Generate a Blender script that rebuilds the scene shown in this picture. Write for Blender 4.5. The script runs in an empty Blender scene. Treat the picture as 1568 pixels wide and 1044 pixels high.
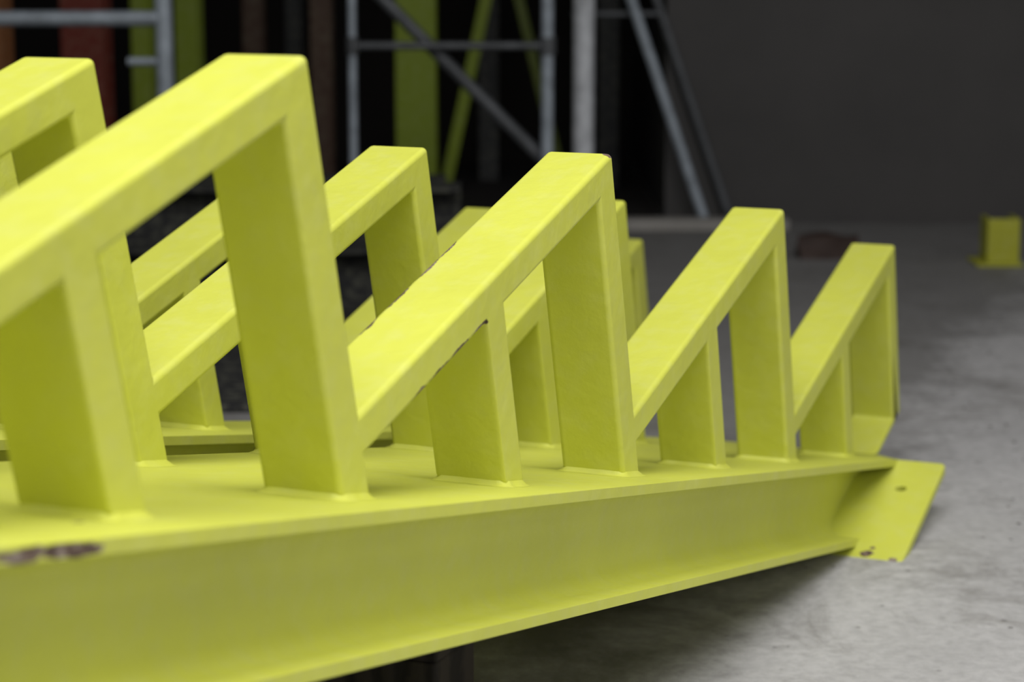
import bpy, bmesh, math, random
from mathutils import Vector, Matrix, noise
random.seed(4)
S=1.435
P=.34*S; TH=.4592; H=.1698*S; CW=.0362*S; TB=.0182*S; TP=.0238*S
CA,SA=math.cos(TH),math.sin(TH)
E=.027*S; BH=.0608*S; XE=1.306*S
scn=bpy.context.scene
scn.view_settings.view_transform='Standard'
scn.view_settings.look='None'

# ---------------------------------------------------------------- helpers
def link(o,parent=None):
    bpy.context.collection.objects.link(o)
    if parent: o.parent=parent
    return o
def empty(name,loc=(0,0,0)):
    o=bpy.data.objects.new(name,None); o.location=loc; o.empty_display_size=.1
    return link(o)
def mesh_from_bm(name,bm,mat,parent=None,bevel=0,seg=3,smooth=True,angle=40):
    bmesh.ops.recalc_face_normals(bm,faces=bm.faces)
    me=bpy.data.meshes.new(name); bm.to_mesh(me); bm.free()
    if smooth:
        for p in me.polygons: p.use_smooth=True
    o=bpy.data.objects.new(name,me); link(o,parent)
    me.materials.append(mat)
    if bevel>0:
        m=o.modifiers.new('bevel','BEVEL'); m.width=bevel; m.segments=seg
        m.limit_method='ANGLE'; m.angle_limit=math.radians(angle); m.harden_normals=smooth
    elif smooth:
        try: me.set_sharp_from_angle(angle=math.radians(angle))
        except Exception: pass
    return o
def extrude_poly(pts,vec):
    bm=bmesh.new()
    vs=[bm.verts.new(p) for p in pts]; f=bm.faces.new(vs)
    r=bmesh.ops.extrude_face_region(bm,geom=[f])
    bmesh.ops.translate(bm,vec=Vector(vec),verts=[g for g in r['geom'] if isinstance(g,bmesh.types.BMVert)])
    return bm
def box_bm(x0,x1,y0,y1,z0,z1):
    return extrude_poly([(x0,y0,z0),(x1,y0,z0),(x1,y1,z0),(x0,y1,z0)],(0,0,z1-z0))
def tube_into(bm,a,b,r,seg=20,inner=None):
    a=Vector(a);b=Vector(b);d=(b-a);L=d.length
    q=d.to_track_quat('Z','Y').to_matrix().to_4x4()
    M=Matrix.Translation(a)@q
    rings=[]
    spec=[(r,0),(r,L)]
    if inner: spec=[(inner,0.0),(r,0),(r,L),(inner,L)]
    for rr,z in spec:
        rings.append([bm.verts.new(M@Vector((rr*math.cos(2*math.pi*i/seg),rr*math.sin(2*math.pi*i/seg),z))) for i in range(seg)])
    if inner: rings.append(rings[0])
    for A,B in zip(rings,rings[1:]):
        for i in range(seg): bm.faces.new((A[i],A[(i+1)%seg],B[(i+1)%seg],B[i]))
    if not inner:
        bm.faces.new(rings[0][::-1]); bm.faces.new(rings[1])

# ---------------------------------------------------------------- node helpers
class NT:
    def __init__(s,name):
        s.m=bpy.data.materials.new(name); s.m.use_nodes=True; s.t=s.m.node_tree; s.t.nodes.clear()
        s.out=s.t.nodes.new('ShaderNodeOutputMaterial'); s.b=s.t.nodes.new('ShaderNodeBsdfPrincipled')
        s.t.links.new(s.b.outputs[0],s.out.inputs[0]); s.tc=s.t.nodes.new('ShaderNodeTexCoord')
    def n(s,ty,**k):
        x=s.t.nodes.new(ty)
        for a,v in k.items(): setattr(x,a,v)
        return x
    def l(s,a,b): s.t.links.new(a,b)
    def val(s,inp,v):
        if hasattr(v,'is_linked') or hasattr(v,'links'): s.l(v,inp)
        else: inp.default_value=v
    def math(s,op,a,b=0.0,c=None,clamp=False):
        x=s.n('ShaderNodeMath',operation=op); x.use_clamp=clamp
        s.val(x.inputs[0],a); s.val(x.inputs[1],b)
        if c is not None: s.val(x.inputs[2],c)
        return x.outputs[0]
    def noise(s,scale,detail=4,rough=.55,vec=None,dist=0):
        x=s.n('ShaderNodeTexNoise'); x.inputs['Scale'].default_value=scale; x.inputs['Detail'].default_value=detail
        x.inputs['Roughness'].default_value=rough; x.inputs['Distortion'].default_value=dist
        s.l(vec if vec is not None else s.tc.outputs['Object'],x.inputs['Vector']); return x.outputs['Fac']
    def ramp(s,f,stops):
        x=s.n('ShaderNodeValToRGB'); cr=x.color_ramp
        while len(cr.elements)<len(stops): cr.elements.new(.5)
        for e,(p,c) in zip(cr.elements,stops): e.position=p; e.color=(c[0],c[1],c[2],1) if hasattr(c,'__len__') else (c,c,c,1)
        s.l(f,x.inputs[0]); return x.outputs[0]
    def mix(s,f,a,b,mode='MIX'):
        x=s.n('ShaderNodeMix',data_type='RGBA',blend_type=mode)
        s.val(x.inputs[0],f)
        for i,v in ((6,a),(7,b)):
            if hasattr(v,'links'): s.l(v,x.inputs[i])
            else: x.inputs[i].default_value=(v[0],v[1],v[2],1)
        return x.outputs[2]
    def dot(s,v,d):
        x=s.n('ShaderNodeVectorMath',operation='DOT_PRODUCT'); s.l(v,x.inputs[0]); x.inputs[1].default_value=d
        return x.outputs['Value']
    def bump(s,h,st,dist=.002):
        x=s.n('ShaderNodeBump'); x.inputs['Strength'].default_value=st; x.inputs['Distance'].default_value=dist
        s.l(h,x.inputs['Height']); s.l(x.outputs[0],s.b.inputs['Normal'])

def paint_mat(name,base,chips=(),axes=((1,0,0),(0,1,0),(0,0,1)),rough=.50):
    k=NT(name)
    n1=k.noise(5,5); n2=k.noise(60,3); n3=k.noise(260,4,.7)
    c=k.mix(k.ramp(n1,[(.35,0),(.7,1)]),[x*.94 for x in base],[min(1,x*1.04) for x in base])
    dust=k.math('MULTIPLY',k.ramp(n2,[(.45,0),(.8,1)]),.13)
    c=k.mix(dust,c,(.62,.62,.42))
    wav=k.math('ADD',k.math('MULTIPLY',k.noise(16,3,.5),2.6),k.math('MULTIPLY',k.noise(75,2,.5),.9))
    if chips:
        obj=k.tc.outputs['Object']
        us=[k.dot(obj,a) for a in axes]
        tot=None
        nz=k.math('MULTIPLY',k.math('SUBTRACT',k.noise(110,5,.7),.5),3.0)
        nz2=k.math('MULTIPLY',k.math('SUBTRACT',k.noise(28,3,.6),.5),1.6)
        nn=k.math('ADD',nz,nz2)
        for ch in chips:
            acc=None
            for i in range(3):
                d=k.math('DIVIDE',k.math('SUBTRACT',us[i],ch[i]),ch[3+i])
                d=k.math('POWER',k.math('ABSOLUTE',d),2.0)
                acc=d if acc is None else k.math('ADD',acc,d)
            v=k.math('SUBTRACT',1.0,k.math('ADD',acc,nn))
            tot=v if tot is None else k.math('MAXIMUM',tot,v)
        mask=k.math('MULTIPLY',tot,6.0,clamp=True)
        rust=k.ramp(k.noise(150,4),[(.35,(.04,.022,.015)),(.5,(.15,.10,.07)),(.68,(.32,.27,.22))])
        c=k.mix(mask,c,rust)
        hgt=k.math('ADD',k.math('SUBTRACT',k.math('MULTIPLY',n3,.3),mask),wav)
        k.l(k.math('ADD',rough,k.math('MULTIPLY',mask,.4)),k.b.inputs['Roughness'])
    else:
        k.b.inputs['Roughness'].default_value=rough
        hgt=k.math('ADD',k.math('MULTIPLY',n3,.3),wav)
    k.bump(hgt,.40,.0015)
    k.l(c,k.b.inputs['Base Color'])
    k.b.inputs['Specular IOR Level'].default_value=.5
    return k.m
YEL=(.578,.602,.080)
A_=(CA,0,SA); P_=(SA,0,-CA)
def uvw(x,y,z): return (x*CA+z*SA, y, x*SA-z*CA)
def bar_pt(k,s,y,t=0.0):
    x=k*.34-CA*s+SA*t; z=.1698-SA*s-CA*t
    return uvw(x*S,y*S,z*S)
chips=[]
for s_,ru in ((.183,.010),(.205,.013),(.228,.012),(.25,.008)):
    c=bar_pt(2,s_,0.0010,.0174); chips.append((*c,ru*S,.0024*S,.0023*S))
for s_,ru in ((.135,.010),(.16,.013),(.19,.015),(.222,.012)):
    c=bar_pt(2,s_,.0352,.0008); chips.append((*c,ru*S,.0022*S,.0020*S))
c=bar_pt(2,0.002,.002,.001); chips.append((*c,.0030*S,.0030*S,.0022*S))
m_tooth=paint_mat('yellow_enamel_supports',YEL,chips,(A_,(0,1,0),P_))
m_tooth2=paint_mat('yellow_enamel_plain',YEL)
beam_chips=[(.140*S,-E,-.0030*S,.014*S,.005*S,.0028*S),(.164*S,-E,-.0030*S,.017*S,.005*S,.0026*S),
            (.215*S,.004*S,0,.004*S,.0012*S,.003*S),]
m_beam=paint_mat('yellow_enamel_beam',YEL,beam_chips)
def plate_pt(s,y): return ((XE-CA*s*S),y*S,-SA*s*S)
PL=.152; PY=-.064
pc=[]
for s_,y_,r in ((PL-.007,PY+.027,.0048),(PL-.002,PY+.007,.0032),(PL-.016,PY+.025,.0024)):
    q=plate_pt(s_,y_); pc.append((*q,r*S,r*S,r*S))
m_plate=paint_mat('yellow_enamel_plate',YEL,pc)

# ---------------------------------------------------------------- staircase frame placement
CAMH=.63
u_x=Vector((.3764,.9050,-.1964)).normalized()
u_y=Vector((-.9234,.3838,0)); u_y=(u_y-u_x*u_y.dot(u_x)).normalized()
u_z=u_x.cross(u_y)
org=Vector((-.2168*S,.4866*S,CAMH-.143*S))
frame_M=Matrix(((u_x.x,u_y.x,u_z.x,org.x),(u_x.y,u_y.y,u_z.y,org.y),(u_x.z,u_y.z,u_z.z,org.z),(0,0,0,1)))

def isect(p,d,q,e):
    det=d[0]*(-e[1])+e[0]*d[1]
    t=((q[0]-p[0])*(-e[1])+e[0]*(q[1]-p[1]))/det
    return (p[0]+t*d[0],p[1]+t*d[1])
def tooth_row(name,parent,y0,shift,k0,k1,mat,stub,h=H,sp=.497,ts=.0215*S):
    a=(CA,SA);p=(SA,-CA);L=P*CA
    T=lambda k:(k*P+shift,h)
    foot=lambda k:(T(k)[0]+h*math.tan(TH),0)
    top=[];low=[]
    hz=(1,0)
    for k in range(k1,k0,-1):
        t=T(k); top.append(t); top.append((t[0]-a[0]*L,t[1]-a[1]*L))
    top.append(T(k0))
    t=T(k0)
    low.append((t[0]-a[0]*TP,t[1]-a[1]*TP))
    low.append(isect(low[-1],p,(0,0),hz)); low.append(foot(k0))
    for k in range(k0+1,k1+1):
        t=T(k); b0=(t[0]+p[0]*TB,t[1]+p[1]*TB)
        low.append((b0[0]-a[0]*L,b0[1]-a[1]*L))
        fx=foot(k-1)[0]+sp*P
        rf=(fx,0); lf=(fx-ts/CA,0)
        low.append(isect(b0,a,lf,p)); low.append(lf); low.append(rf); low.append(isect(b0,a,rf,p))
        ip=(b0[0]-a[0]*TP,b0[1]-a[1]*TP); low.append(ip)
        if k==k1 and stub:
            m5=(T(k+1)[0]-a[0]*L,T(k+1)[1]-a[1]*L)
            g=isect(m5,a,(0,0),hz)
            th=.0045*S
            m5b=(m5[0]-p[0]*th,m5[1]-p[1]*th)
            low.append(isect(ip,p,m5b,a)); low.append(isect(m5b,a,(0,0),hz)); low.append(g); low.append(m5)
        else:
            low.append(isect(ip,p,(0,0),hz)); low.append(foot(k))
    pts=[(x,y0,z) for x,z in low+top]
    bm=extrude_poly(pts,(0,CW,0))
    fs=[f for f in bm.faces if len(f.verts)>4]
    bmesh.ops.triangulate(bm,faces=fs,ngon_method='BEAUTY')
    o=mesh_from_bm(name,bm,mat,parent,bevel=.0029*S,seg=4,angle=30)
    bm=bmesh.new()
    feet=[]
    for k in range(k0,k1+1):
        if not(k==k1 and stub): feet.append((foot(k)[0]-TP/CA,foot(k)[0]))
        if k>k0:
            fx=foot(k-1)[0]+sp*P; feet.append((fx-ts/CA,fx))
    for x0,x1 in feet:
        n=8
        def ring(off,z,wob):
            ax0,ax1,ay0,ay1=x0-off,x1+off,y0-off,y0+CW+off
            c=.003*S
            cor=[((ax0,ay0+c),(ax0+c,ay0)),((ax1-c,ay0),(ax1,ay0+c)),((ax1,ay1-c),(ax1-c,ay1)),((ax0+c,ay1),(ax0,ay1-c))]
            seq=[]
            for i in range(4):
                a0,a1=cor[i]; b0=cor[(i+1)%4][0]
                seq.append(Vector((*a0,0)))
                for j in range(n+1): seq.append(Vector((*a1,0)).lerp(Vector((*b0,0)),j/(n+1)))
            ctr=Vector(((x0+x1)/2,y0+CW/2,0))
            out=[]
            for i,v in enumerate(seq):
                d=(v-ctr).normalized(); v=v+d*wob*noise.noise(v*90)
                out.append(bm.verts.new((v.x-SA/CA*z,v.y,z)))
            return out
        R=[ring(.0036*S,.0001,.0020*S),ring(.0018*S,.0008*S,.0010*S),ring(.0004*S,.0024*S,.0003*S),ring(-.002*S,.0046*S,0)]
        for Ra,Rb in zip(R,R[1:]):
            m_=len(Ra)
            for m in range(m_): bm.faces.new((Ra[m],Ra[(m+1)%m_],Rb[(m+1)%m_],Rb[m]))
    mesh_from_bm(name+'_weld_fillets',bm,mat,parent,angle=80)
    return o

def beam(name,parent,y0,y1,x0,xe,mat,flange_ext=True,rec=.026*S):
    tf=.0054*S; r=.012*S
    def fil(cx,cz,a0,a1,n=6):
        return [(cx+r*math.cos(math.radians(a0+(a1-a0)*i/n)),cz+r*math.sin(math.radians(a0+(a1-a0)*i/n))) for i in range(n+1)]
    fy=y0+rec; by=y1-rec
    prof=[(y0,0),(y0,-tf)]
    prof+=fil(fy-r,-tf-r,90,0)
    prof+=fil(fy-r,-BH+tf+r,0,-90)
    prof+=[(y0,-BH+tf),(y0,-BH),(y1,-BH),(y1,-BH+tf)]
    prof+=fil(by+r,-BH+tf+r,270,180)
    prof+=fil(by+r,-tf-r,180,90)
    prof+=[(y1,-tf),(y1,0)]
    bm=bmesh.new()
    A=[bm.verts.new((x0,y,z)) for y,z in prof]
    B=[bm.verts.new((xe+z*CA/SA,y,z)) for y,z in prof]
    n=len(prof)
    for i in range(n): bm.faces.new((A[i],A[(i+1)%n],B[(i+1)%n],B[i]))
    bm.faces.new(A[::-1]);bm.faces.new(B)
    bmesh.ops.triangulate(bm,faces=[f for f in bm.faces if len(f.verts)>4])
    o=mesh_from_bm(name,bm,mat,parent,bevel=.0020*S,seg=3,angle=50)
    if flange_ext:
        bm=extrude_poly([(xe-.001,y0,-.0003),(xe+.056*S,y0+.027*S,-.0003),(xe+.056*S,y1,-.0003),(xe-.001,y1,-.0003)],(0,0,-tf))
        mesh_from_bm(name+'_flange_tip',bm,mat,parent,bevel=.0012*S)
    return o
def foot_plate(name,parent,ya,yb,length,mat,holes,xe):
    bm=bmesh.new()
    edges=[]
    def loop(pts):
        vs=[bm.verts.new((xe-CA*s,y,-SA*s)) for s,y in pts]
        for i in range(len(vs)): edges.append(bm.edges.new((vs[i],vs[(i+1)%len(vs)])))
    c=.004*S
    loop([(0,ya+c),(c*.3,ya+c*.3),(c,ya),(length-c,ya),(length-c*.3,ya+c*.3),(length,ya+c),(length,yb),(0,yb)])
    for s,y,r in holes: loop([(s+r*math.cos(i*math.pi/12),y+r*math.sin(i*math.pi/12)) for i in range(24)])
    bmesh.ops.triangle_fill(bm,use_beauty=True,use_dissolve=False,edges=edges,normal=(-SA,0,CA))
    f=[x for x in bm.faces]
    r=bmesh.ops.extrude_face_region(bm,geom=f)
    bmesh.ops.translate(bm,vec=Vector((SA,0,-CA))*.0075*S,verts=[g for g in r['geom'] if isinstance(g,bmesh.types.BMVert)])
    return mesh_from_bm(name,bm,mat,parent,bevel=.0009*S,seg=2,smooth=False)

st=empty('steel_stair_stringer'); st.matrix_world=frame_M
tooth_row('tread_supports_front',st,0,0,-2,4,m_tooth,True)
tooth_row('tread_supports_rear',st,.133*S,.0605*S,-2,3,m_tooth2,False,h=H*1.03)
beam('carrier_beam',st,-E,.172*S,-1.1*S,XE,m_beam)
foot_plate('foot_plate',st,PY*S,.18*S,PL*S,m_plate,[(.045*S,(PY+.025)*S,.0042*S)],XE+.0005)
st2=empty('steel_stair_stringer.001'); st2.matrix_world=frame_M
tooth_row('tread_supports',st2,.290*S,.220*S,-2,4,m_tooth2,False,h=H*1.03)
beam('carrier_beam',st2,.262*S,.352*S,-1.0*S,1.74*S,m_tooth2,False)

# ---------------------------------------------------------------- floor
k=NT('worn_concrete')
big=k.noise(1.3,6,.6); mid=k.noise(7,8,.65); fine=k.noise(70,8,.75)
c=k.ramp(big,[(.3,(.35,.342,.335)),(.7,(.49,.48,.472))])
c=k.mix(k.math('MULTIPLY',k.ramp(mid,[(.35,0),(.7,1)]),.5),c,(.53,.52,.51))
c=k.mix(k.math('MULTIPLY',k.ramp(fine,[(.38,1),(.58,0)]),.38),c,(.2,.195,.19))
vor=k.n('ShaderNodeTexVoronoi'); vor.inputs['Scale'].default_value=45; k.l(k.tc.outputs['Object'],vor.inputs['Vector'])
sp=k.math('MULTIPLY',k.ramp(vor.outputs['Distance'],[(.08,1),(.16,0)]),k.ramp(k.noise(9,2),[(.5,0),(.58,1)]))
c=k.mix(k.math('MULTIPLY',sp,.75),c,(.07,.065,.06))
vor2=k.n('ShaderNodeTexVoronoi'); vor2.inputs['Scale'].default_value=18; k.l(k.tc.outputs['Object'],vor2.inputs['Vector'])
sp2=k.math('MULTIPLY',k.ramp(vor2.outputs['Distance'],[(.04,1),(.07,0)]),k.ramp(k.noise(5,2),[(.5,0),(.56,1)]))
c=k.mix(k.math('MULTIPLY',sp2,.6),c,(.8,.79,.77))
st_m=k.ramp(k.noise(4.2,9,.78,dist=.8),[(.50,0),(.63,1)])
c=k.mix(k.math('MULTIPLY',st_m,.55),c,(.15,.14,.125))
# slab mixed darker under and beyond the steel, with a ragged edge
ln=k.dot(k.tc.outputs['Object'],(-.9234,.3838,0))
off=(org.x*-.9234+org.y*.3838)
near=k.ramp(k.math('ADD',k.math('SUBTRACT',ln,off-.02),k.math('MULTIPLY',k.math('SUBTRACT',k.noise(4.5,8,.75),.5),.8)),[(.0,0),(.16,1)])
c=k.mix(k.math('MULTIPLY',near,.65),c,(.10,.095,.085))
k.l(c,k.b.inputs['Base Color']); k.b.inputs['Roughness'].default_value=.7
k.bump(k.math('ADD',k.math('MULTIPLY',fine,.5),mid),.4,.004)
bm=bmesh.new(); bmesh.ops.create_grid(bm,x_segments=1,y_segments=1,size=1)
for v in bm.verts: v.co=Vector((v.co.x*7,v.co.y*6+1.5,0))
mesh_from_bm('floor',bm,k.m,smooth=False)

# ---------------------------------------------------------------- walls
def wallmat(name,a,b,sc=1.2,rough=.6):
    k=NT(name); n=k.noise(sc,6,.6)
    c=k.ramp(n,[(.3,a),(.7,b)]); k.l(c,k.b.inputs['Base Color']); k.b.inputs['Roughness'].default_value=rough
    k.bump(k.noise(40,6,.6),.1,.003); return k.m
m_wall=wallmat('dark_grey_render',(.035,.033,.031),(.082,.076,.072),.9)
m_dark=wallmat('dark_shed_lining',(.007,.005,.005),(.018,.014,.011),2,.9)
mesh_from_bm('wall_back',box_bm(.34,6.9,4.86,5.06,0,3.2),m_wall,smooth=False)
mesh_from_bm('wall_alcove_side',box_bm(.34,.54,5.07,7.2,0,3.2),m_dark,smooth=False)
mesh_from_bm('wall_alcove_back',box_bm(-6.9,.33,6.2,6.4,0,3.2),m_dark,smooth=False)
mesh_from_bm('ceiling_light_block',box_bm(-6.9,6.9,3.3,7.3,3.2,3.4),m_dark,smooth=False)  # unseen slab added over the background to keep sky light off it
mesh_from_bm('alcove_floor_shade',box_bm(-6.9,.335,4.79,6.2,0,.006),m_dark,smooth=False)  # thin dark sheet, its colour stands in for the alcove's shade

# ---------------------------------------------------------------- background objects
def steel(name,col,rough=.45,metal=.6):
    k=NT(name); n=k.noise(30,5); c=k.ramp(n,[(.3,[x*.6 for x in col]),(.7,col)])
    k.l(c,k.b.inputs['Base Color']); k.b.inputs['Roughness'].default_value=rough; k.b.inputs['Metallic'].default_value=metal
    k.bump(k.noise(120,4),.1,.001); return k.m
m_galv=steel('galvanised_tube',(.50,.56,.62),.5,.3); m_galvd=steel('weathered_tube',(.14,.147,.155),.5,.3)
m_white=steel('white_coated_tube',(.80,.82,.85),.5,.1)
def tubes(name,parent,mat,segs):
    bm=bmesh.new()
    for a,b,r in segs: tube_into(bm,a,b,r,20,inner=r*.8)
    return mesh_from_bm(name,bm,mat,parent,angle=35)
Z1=2.0; F=.006
sc=empty('scaffold_frame')
tubes('standards',sc,m_galv,[((.072,4.5,0),(.072,4.5,Z1),.0125),((-.325,4.5,0),(-.325,4.5,Z1),.0085)])
tubes('ledgers',sc,m_galvd,[((-.325,4.5,.41),(.072,4.5,.41),.008),((-.325,4.5,1.2),(.072,4.5,1.2),.008)])
tubes('diagonal_brace',sc,m_galvd,[((-1.1,4.53,1.34),(.22,4.53,.02),.013)])
bm=bmesh.new()
for z in (.41,1.2):
    for x,r in ((.072,.017),(-.325,.012)): tube_into(bm,(x,4.5,z-.018),(x,4.5,z+.018),r,16)
for x in (.072,-.325): tube_into(bm,(x,4.5,0),(x,4.5,.012),.045,20)
mesh_from_bm('couplers_and_feet',bm,m_galvd,sc,angle=35)
lf=empty('access_tower_frame')
tubes('uprights',lf,m_galv,[((-.66,4.2,0),(-.66,4.2,Z1),.0165),((-1.35,4.2,0),(-1.35,4.2,Z1),.0165)])
tubes('rungs',lf,m_galv,[((-1.35,4.2,z),(-.66,4.2,z),.0145) for z in (.16,.476,.79,1.1,1.4,1.7)])
tubes('lock_pins',lf,m_galv,[((-.73,4.2,.395),(-.66,4.2,.395),.008),((-1.35,4.2,.395),(-1.27,4.2,.395),.008)])
pr=empty('adjustable_steel_prop')
tubes('outer_tube',pr,m_white,[((.152,4.68,.01),(.152,4.68,1.5),.0225)])
bm=bmesh.new(); tube_into(bm,(.152,4.68,1.5),(.152,4.68,2.3),.017,20); tube_into(bm,(.152,4.68,1.42),(.152,4.68,1.5),.03,20); tube_into(bm,(.152,4.68,0),(.152,4.68,.01),.055,20)
mesh_from_bm('inner_tube_collar_and_base',bm,m_white,pr,angle=35)
tr=empty('folding_trestle')
tubes('legs_front',tr,m_galv,[((.425,4.80,.01),(-.02,4.80,1.3),.0115)])
tubes('legs_rear',tr,m_galvd,[((.485,4.838,.01),(.03,4.835,1.3),.010)])
tubes('cross_rails',tr,m_galvd,[((.13,4.80,.463),(.33,4.835,.463),.006),((.11,4.80,.9),(.17,4.835,.9),.006),((-.02,4.79,1.3),(.03,4.84,1.3),.012)])
bm=bmesh.new(); tube_into(bm,(.425,4.80,0),(.425,4.80,.02),.018,16); tube_into(bm,(.485,4.838,0),(.485,4.838,.02),.014,16)
mesh_from_bm('rubber_feet',bm,m_dark,tr,angle=35)
def hcol(name,x,y,w,d,z,mat,t=.012):
    pts=[(-w/2,-d/2),(w/2,-d/2),(w/2,-d/2+t),(t/2,-d/2+t),(t/2,d/2-t),(w/2,d/2-t),(w/2,d/2),(-w/2,d/2),(-w/2,d/2-t),(-t/2,d/2-t),(-t/2,-d/2+t),(-w/2,-d/2+t)]
    bm=extrude_poly([(x+a,y+b,F) for a,b in pts],(0,0,z))
    bmesh.ops.triangulate(bm,faces=[f for f in bm.faces if len(f.verts)>4])
    return mesh_from_bm(name,bm,mat,None,bevel=.002)
m_yd=paint_mat('yellow_column_paint',(.24,.32,.012)); m_red=paint_mat('red_oxide_paint',(.17,.018,.006)); m_or=paint_mat('orange_paint',(.30,.11,.03))
m_br=paint_mat('brown_timber_paint',(.07,.032,.016))
m_st=paint_mat('dark_steel_paint',(.035,.036,.038))
hcol('yellow_steel_column',-.225,5.2,.094,.1,2.6,m_yd)
hcol('yellow_steel_column',-.865,5.2,.045,.09,2.6,m_yd)
hcol('yellow_steel_column',-.765,5.25,.055,.09,2.6,m_yd)
hcol('red_steel_column',-.98,5.1,.10,.1,2.5,m_red)
hcol('orange_steel_column',-1.19,5.1,.06,.1,2.5,m_or)
hcol('brown_steel_column',-.455,5.3,.05,.08,2.5,m_br)
hcol('brown_steel_column',-.64,5.5,.05,.08,2.5,m_br)
hcol('dark_steel_column',-.55,5.6,.04,.08,2.5,m_st)
hcol('dark_steel_column',-.06,5.7,.05,.08,2.5,m_st)
hcol('dark_steel_column',.24,5.5,.05,.08,2.5,m_st)
hcol('dark_steel_column',-1.06,5.5,.04,.08,2.5,m_st)
def flat_brace(name,a,b,w,t,mat):
    a=Vector(a);b=Vector(b);d=(b-a).normalized();s=d.cross(Vector((0,1,0))).normalized()*w/2
    bm=extrude_poly([a-s,a+s,b+s,b-s],(0,t,0)); return mesh_from_bm(name,bm,mat,None,bevel=.002)
flat_brace('yellow_raking_brace',(-.165,5.3,.015),(.25,5.3,1.9),.028,.02,m_yd)
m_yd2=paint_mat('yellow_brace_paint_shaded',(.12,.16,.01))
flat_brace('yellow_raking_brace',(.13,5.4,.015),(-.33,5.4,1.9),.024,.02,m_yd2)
stk=empty('stacked_steel_sections')
m_blk=paint_mat('black_primer',(.012,.012,.012),rough=.8)
for i,(yy,zz) in enumerate(((3.78,0),(3.9,0),(4.02,0),(3.84,.1),(3.96,.1))):
    w_,h_,t_=.1,.1,.008
    prof=[(-w_/2,0),(w_/2,0),(w_/2,t_),(t_/2,t_),(t_/2,h_-t_),(w_/2,h_-t_),(w_/2,h_),(-w_/2,h_),(-w_/2,h_-t_),(-t_/2,h_-t_),(-t_/2,t_),(-w_/2,t_)]
    bm=extrude_poly([(-2.3,yy+a,zz+b) for a,b in prof],(2.30-.03*i,0,0))
    bmesh.ops.triangulate(bm,faces=[f for f in bm.faces if len(f.verts)>4])
    mesh_from_bm('section_%d'%(i+1),bm,m_blk,stk,bevel=.0015)
# dark sheet added to blacken the bright slab beyond the steel
bm=box_bm(-2.2,-.12,2.88,3.70,.0,.010)
mesh_from_bm('dark_floor_sheet',bm,m_blk,bevel=.002)
m_board=wallmat('pale_board',(.26,.245,.22),(.36,.34,.31),8)
mesh_from_bm('timber_board',box_bm(.235,.60,4.71,4.77,0.001,.026),m_board,bevel=.003)
sp_=empty('yellow_stub_post')
mm=paint_mat('yellow_stub_paint',(.42,.42,.025))
t=.008;x0,x1,y0,y1=.922,.985,4.22,4.29
bm=extrude_poly([(x0,y0,.006),(x1,y0,.006),(x1,y1,.006),(x1-t,y1,.006),(x1-t,y0+t,.006),(x0+t,y0+t,.006),(x0+t,y1,.006),(x0,y1,.006)],(0,0,.085))
bmesh.ops.triangulate(bm,faces=[f for f in bm.faces if len(f.verts)>4])
mesh_from_bm('channel_upright',bm,mm,sp_,bevel=.0015)
mesh_from_bm('base_plate',box_bm(.900,.99,4.2,4.30,0,.006),mm,sp_,bevel=.0015)
m_brick=wallmat('dark_brick',(.030,.016,.011),(.065,.038,.028),20)
bm=box_bm(.57,.69,4.3,4.36,0,.045); bmesh.ops.subdivide_edges(bm,edges=bm.edges[:],cuts=6,use_grid_fill=True)
for v in bm.verts:
    if v.co.z>.001: v.co+=noise.noise_vector(v.co*22)*.011
mesh_from_bm('broken_brick',bm,m_brick,bevel=.0)

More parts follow.
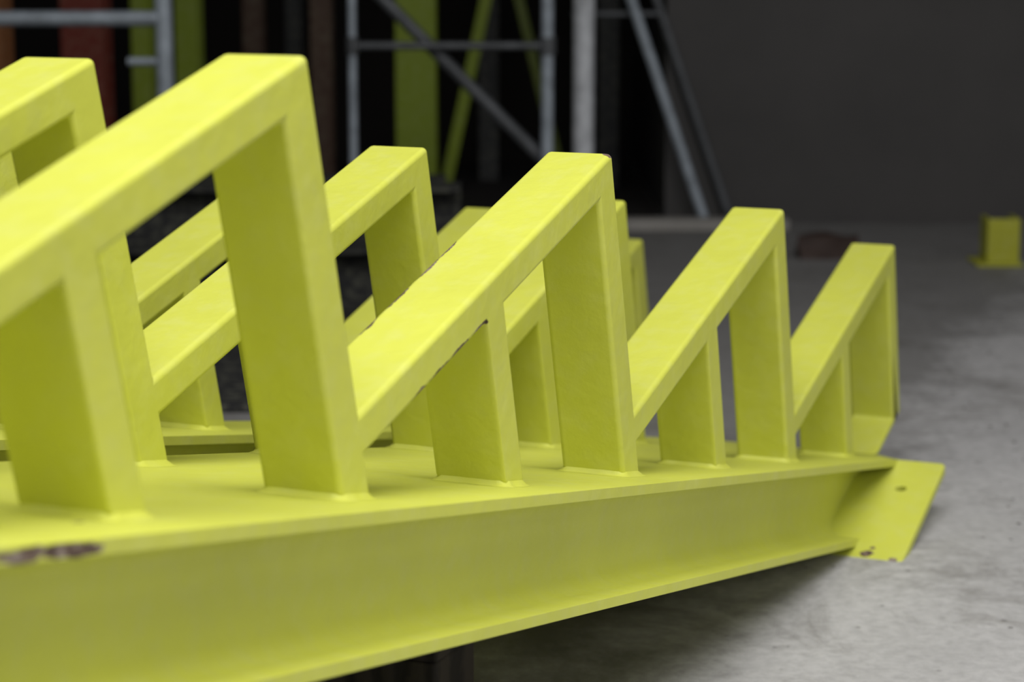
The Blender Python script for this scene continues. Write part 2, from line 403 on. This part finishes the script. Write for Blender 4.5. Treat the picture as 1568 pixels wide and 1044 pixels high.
# timber packing under the beams
k=NT('old_timber'); wv=k.n('ShaderNodeTexWave'); wv.inputs['Scale'].default_value=14; wv.inputs['Distortion'].default_value=6; wv.inputs['Detail'].default_value=4
k.l(k.tc.outputs['Object'],wv.inputs['Vector'])
k.l(k.ramp(wv.outputs['Fac'],[(.2,(.022,.018,.014)),(.8,(.05,.04,.03))]),k.b.inputs['Base Color']); k.b.inputs['Roughness'].default_value=.85
k.bump(wv.outputs['Fac'],.3,.003); m_tim=k.m
def under(x): return (frame_M@Vector((x,0,-BH))).z
def bearer(name,xc,half,ya,yb,nlay):
    o=empty(name)
    top=min(under(xc+half),under(xc-half))-.002
    ax=Vector((u_x.x,u_x.y,0)).normalized(); ay=Vector((u_y.x,u_y.y,0)).normalized()
    base=frame_M@Vector((xc,0,-BH)); base.z=0
    hh=top/nlay
    for i in range(nlay):
        j=random.uniform(-.01,.01)
        c=[base+ax*(s*half+j)+ay*(t_+j) for s,t_ in ((-1,ya),(1,ya),(1,yb),(-1,yb))]
        bm=extrude_poly([p_+Vector((0,0,i*hh)) for p_ in c],(0,0,hh))
        mesh_from_bm('packing_timber_%d'%(i+1),bm,m_tim,o,bevel=.004)
bearer('timber_bearer',.755*S,.028*S,.105*S,.40*S,2)
bearer('timber_bearer',-.55*S,.05*S,-.02*S,.40*S,6)

# grit on the concrete
m_deb=wallmat('grit',(.05,.045,.04),(.3,.29,.27),30)
bm=bmesh.new()
for i in range(560):
    y=random.uniform(1.7,4.2); x=.25+.12*y+abs(random.gauss(0,.45)); r=random.choice([.0008,.001,.0014,.002])
    m=Matrix.Translation((x,y,r*.5))@Matrix.Rotation(random.random()*6,4,'Z')@Matrix.Diagonal((r*1.4,r,r*.7,1))
    bmesh.ops.create_icosphere(bm,subdivisions=1,radius=1,matrix=m)
mesh_from_bm('concrete_grit',bm,m_deb,smooth=False)

# ---------------------------------------------------------------- light
w=bpy.data.worlds.new('overcast'); scn.world=w; w.use_nodes=True
w.node_tree.nodes['Background'].inputs[0].default_value=(.92,.95,1,1); w.node_tree.nodes['Background'].inputs[1].default_value=.12
def area(name,loc,target,sx,sy,pw,col=(1,1,1),spread=180):
    l=bpy.data.lights.new(name,'AREA'); l.shape='RECTANGLE'; l.size=sx; l.size_y=sy; l.energy=pw; l.color=col; l.spread=math.radians(spread)
    o=bpy.data.objects.new(name,l); link(o); o.location=loc
    o.rotation_euler=(Vector(target)-Vector(loc)).to_track_quat('-Z','Y').to_euler(); return o
area('rooflight',(.3,.6,2.4),(.3,1.4,0),2.4,1.9,47,(1,.99,.99),120)
area('side_fill',(2.9,-.6,1.5),(0,1.4,.3),2.0,2.0,11,(1,.99,.99),110)  # unseen fill lamp added to brighten the front faces of the steel

# ---------------------------------------------------------------- camera
cd=bpy.data.cameras.new('camera'); cam=bpy.data.objects.new('camera',cd); link(cam)
cam.location=(0,0,CAMH); cam.rotation_euler=(math.radians(90-10.46),0,0)
cd.sensor_width=36; cd.lens=3360.66*36/1568
cd.clip_start=.02
cd.dof.use_dof=True; cd.dof.focus_distance=1.6; cd.dof.aperture_fstop=7.2
scn.camera=cam
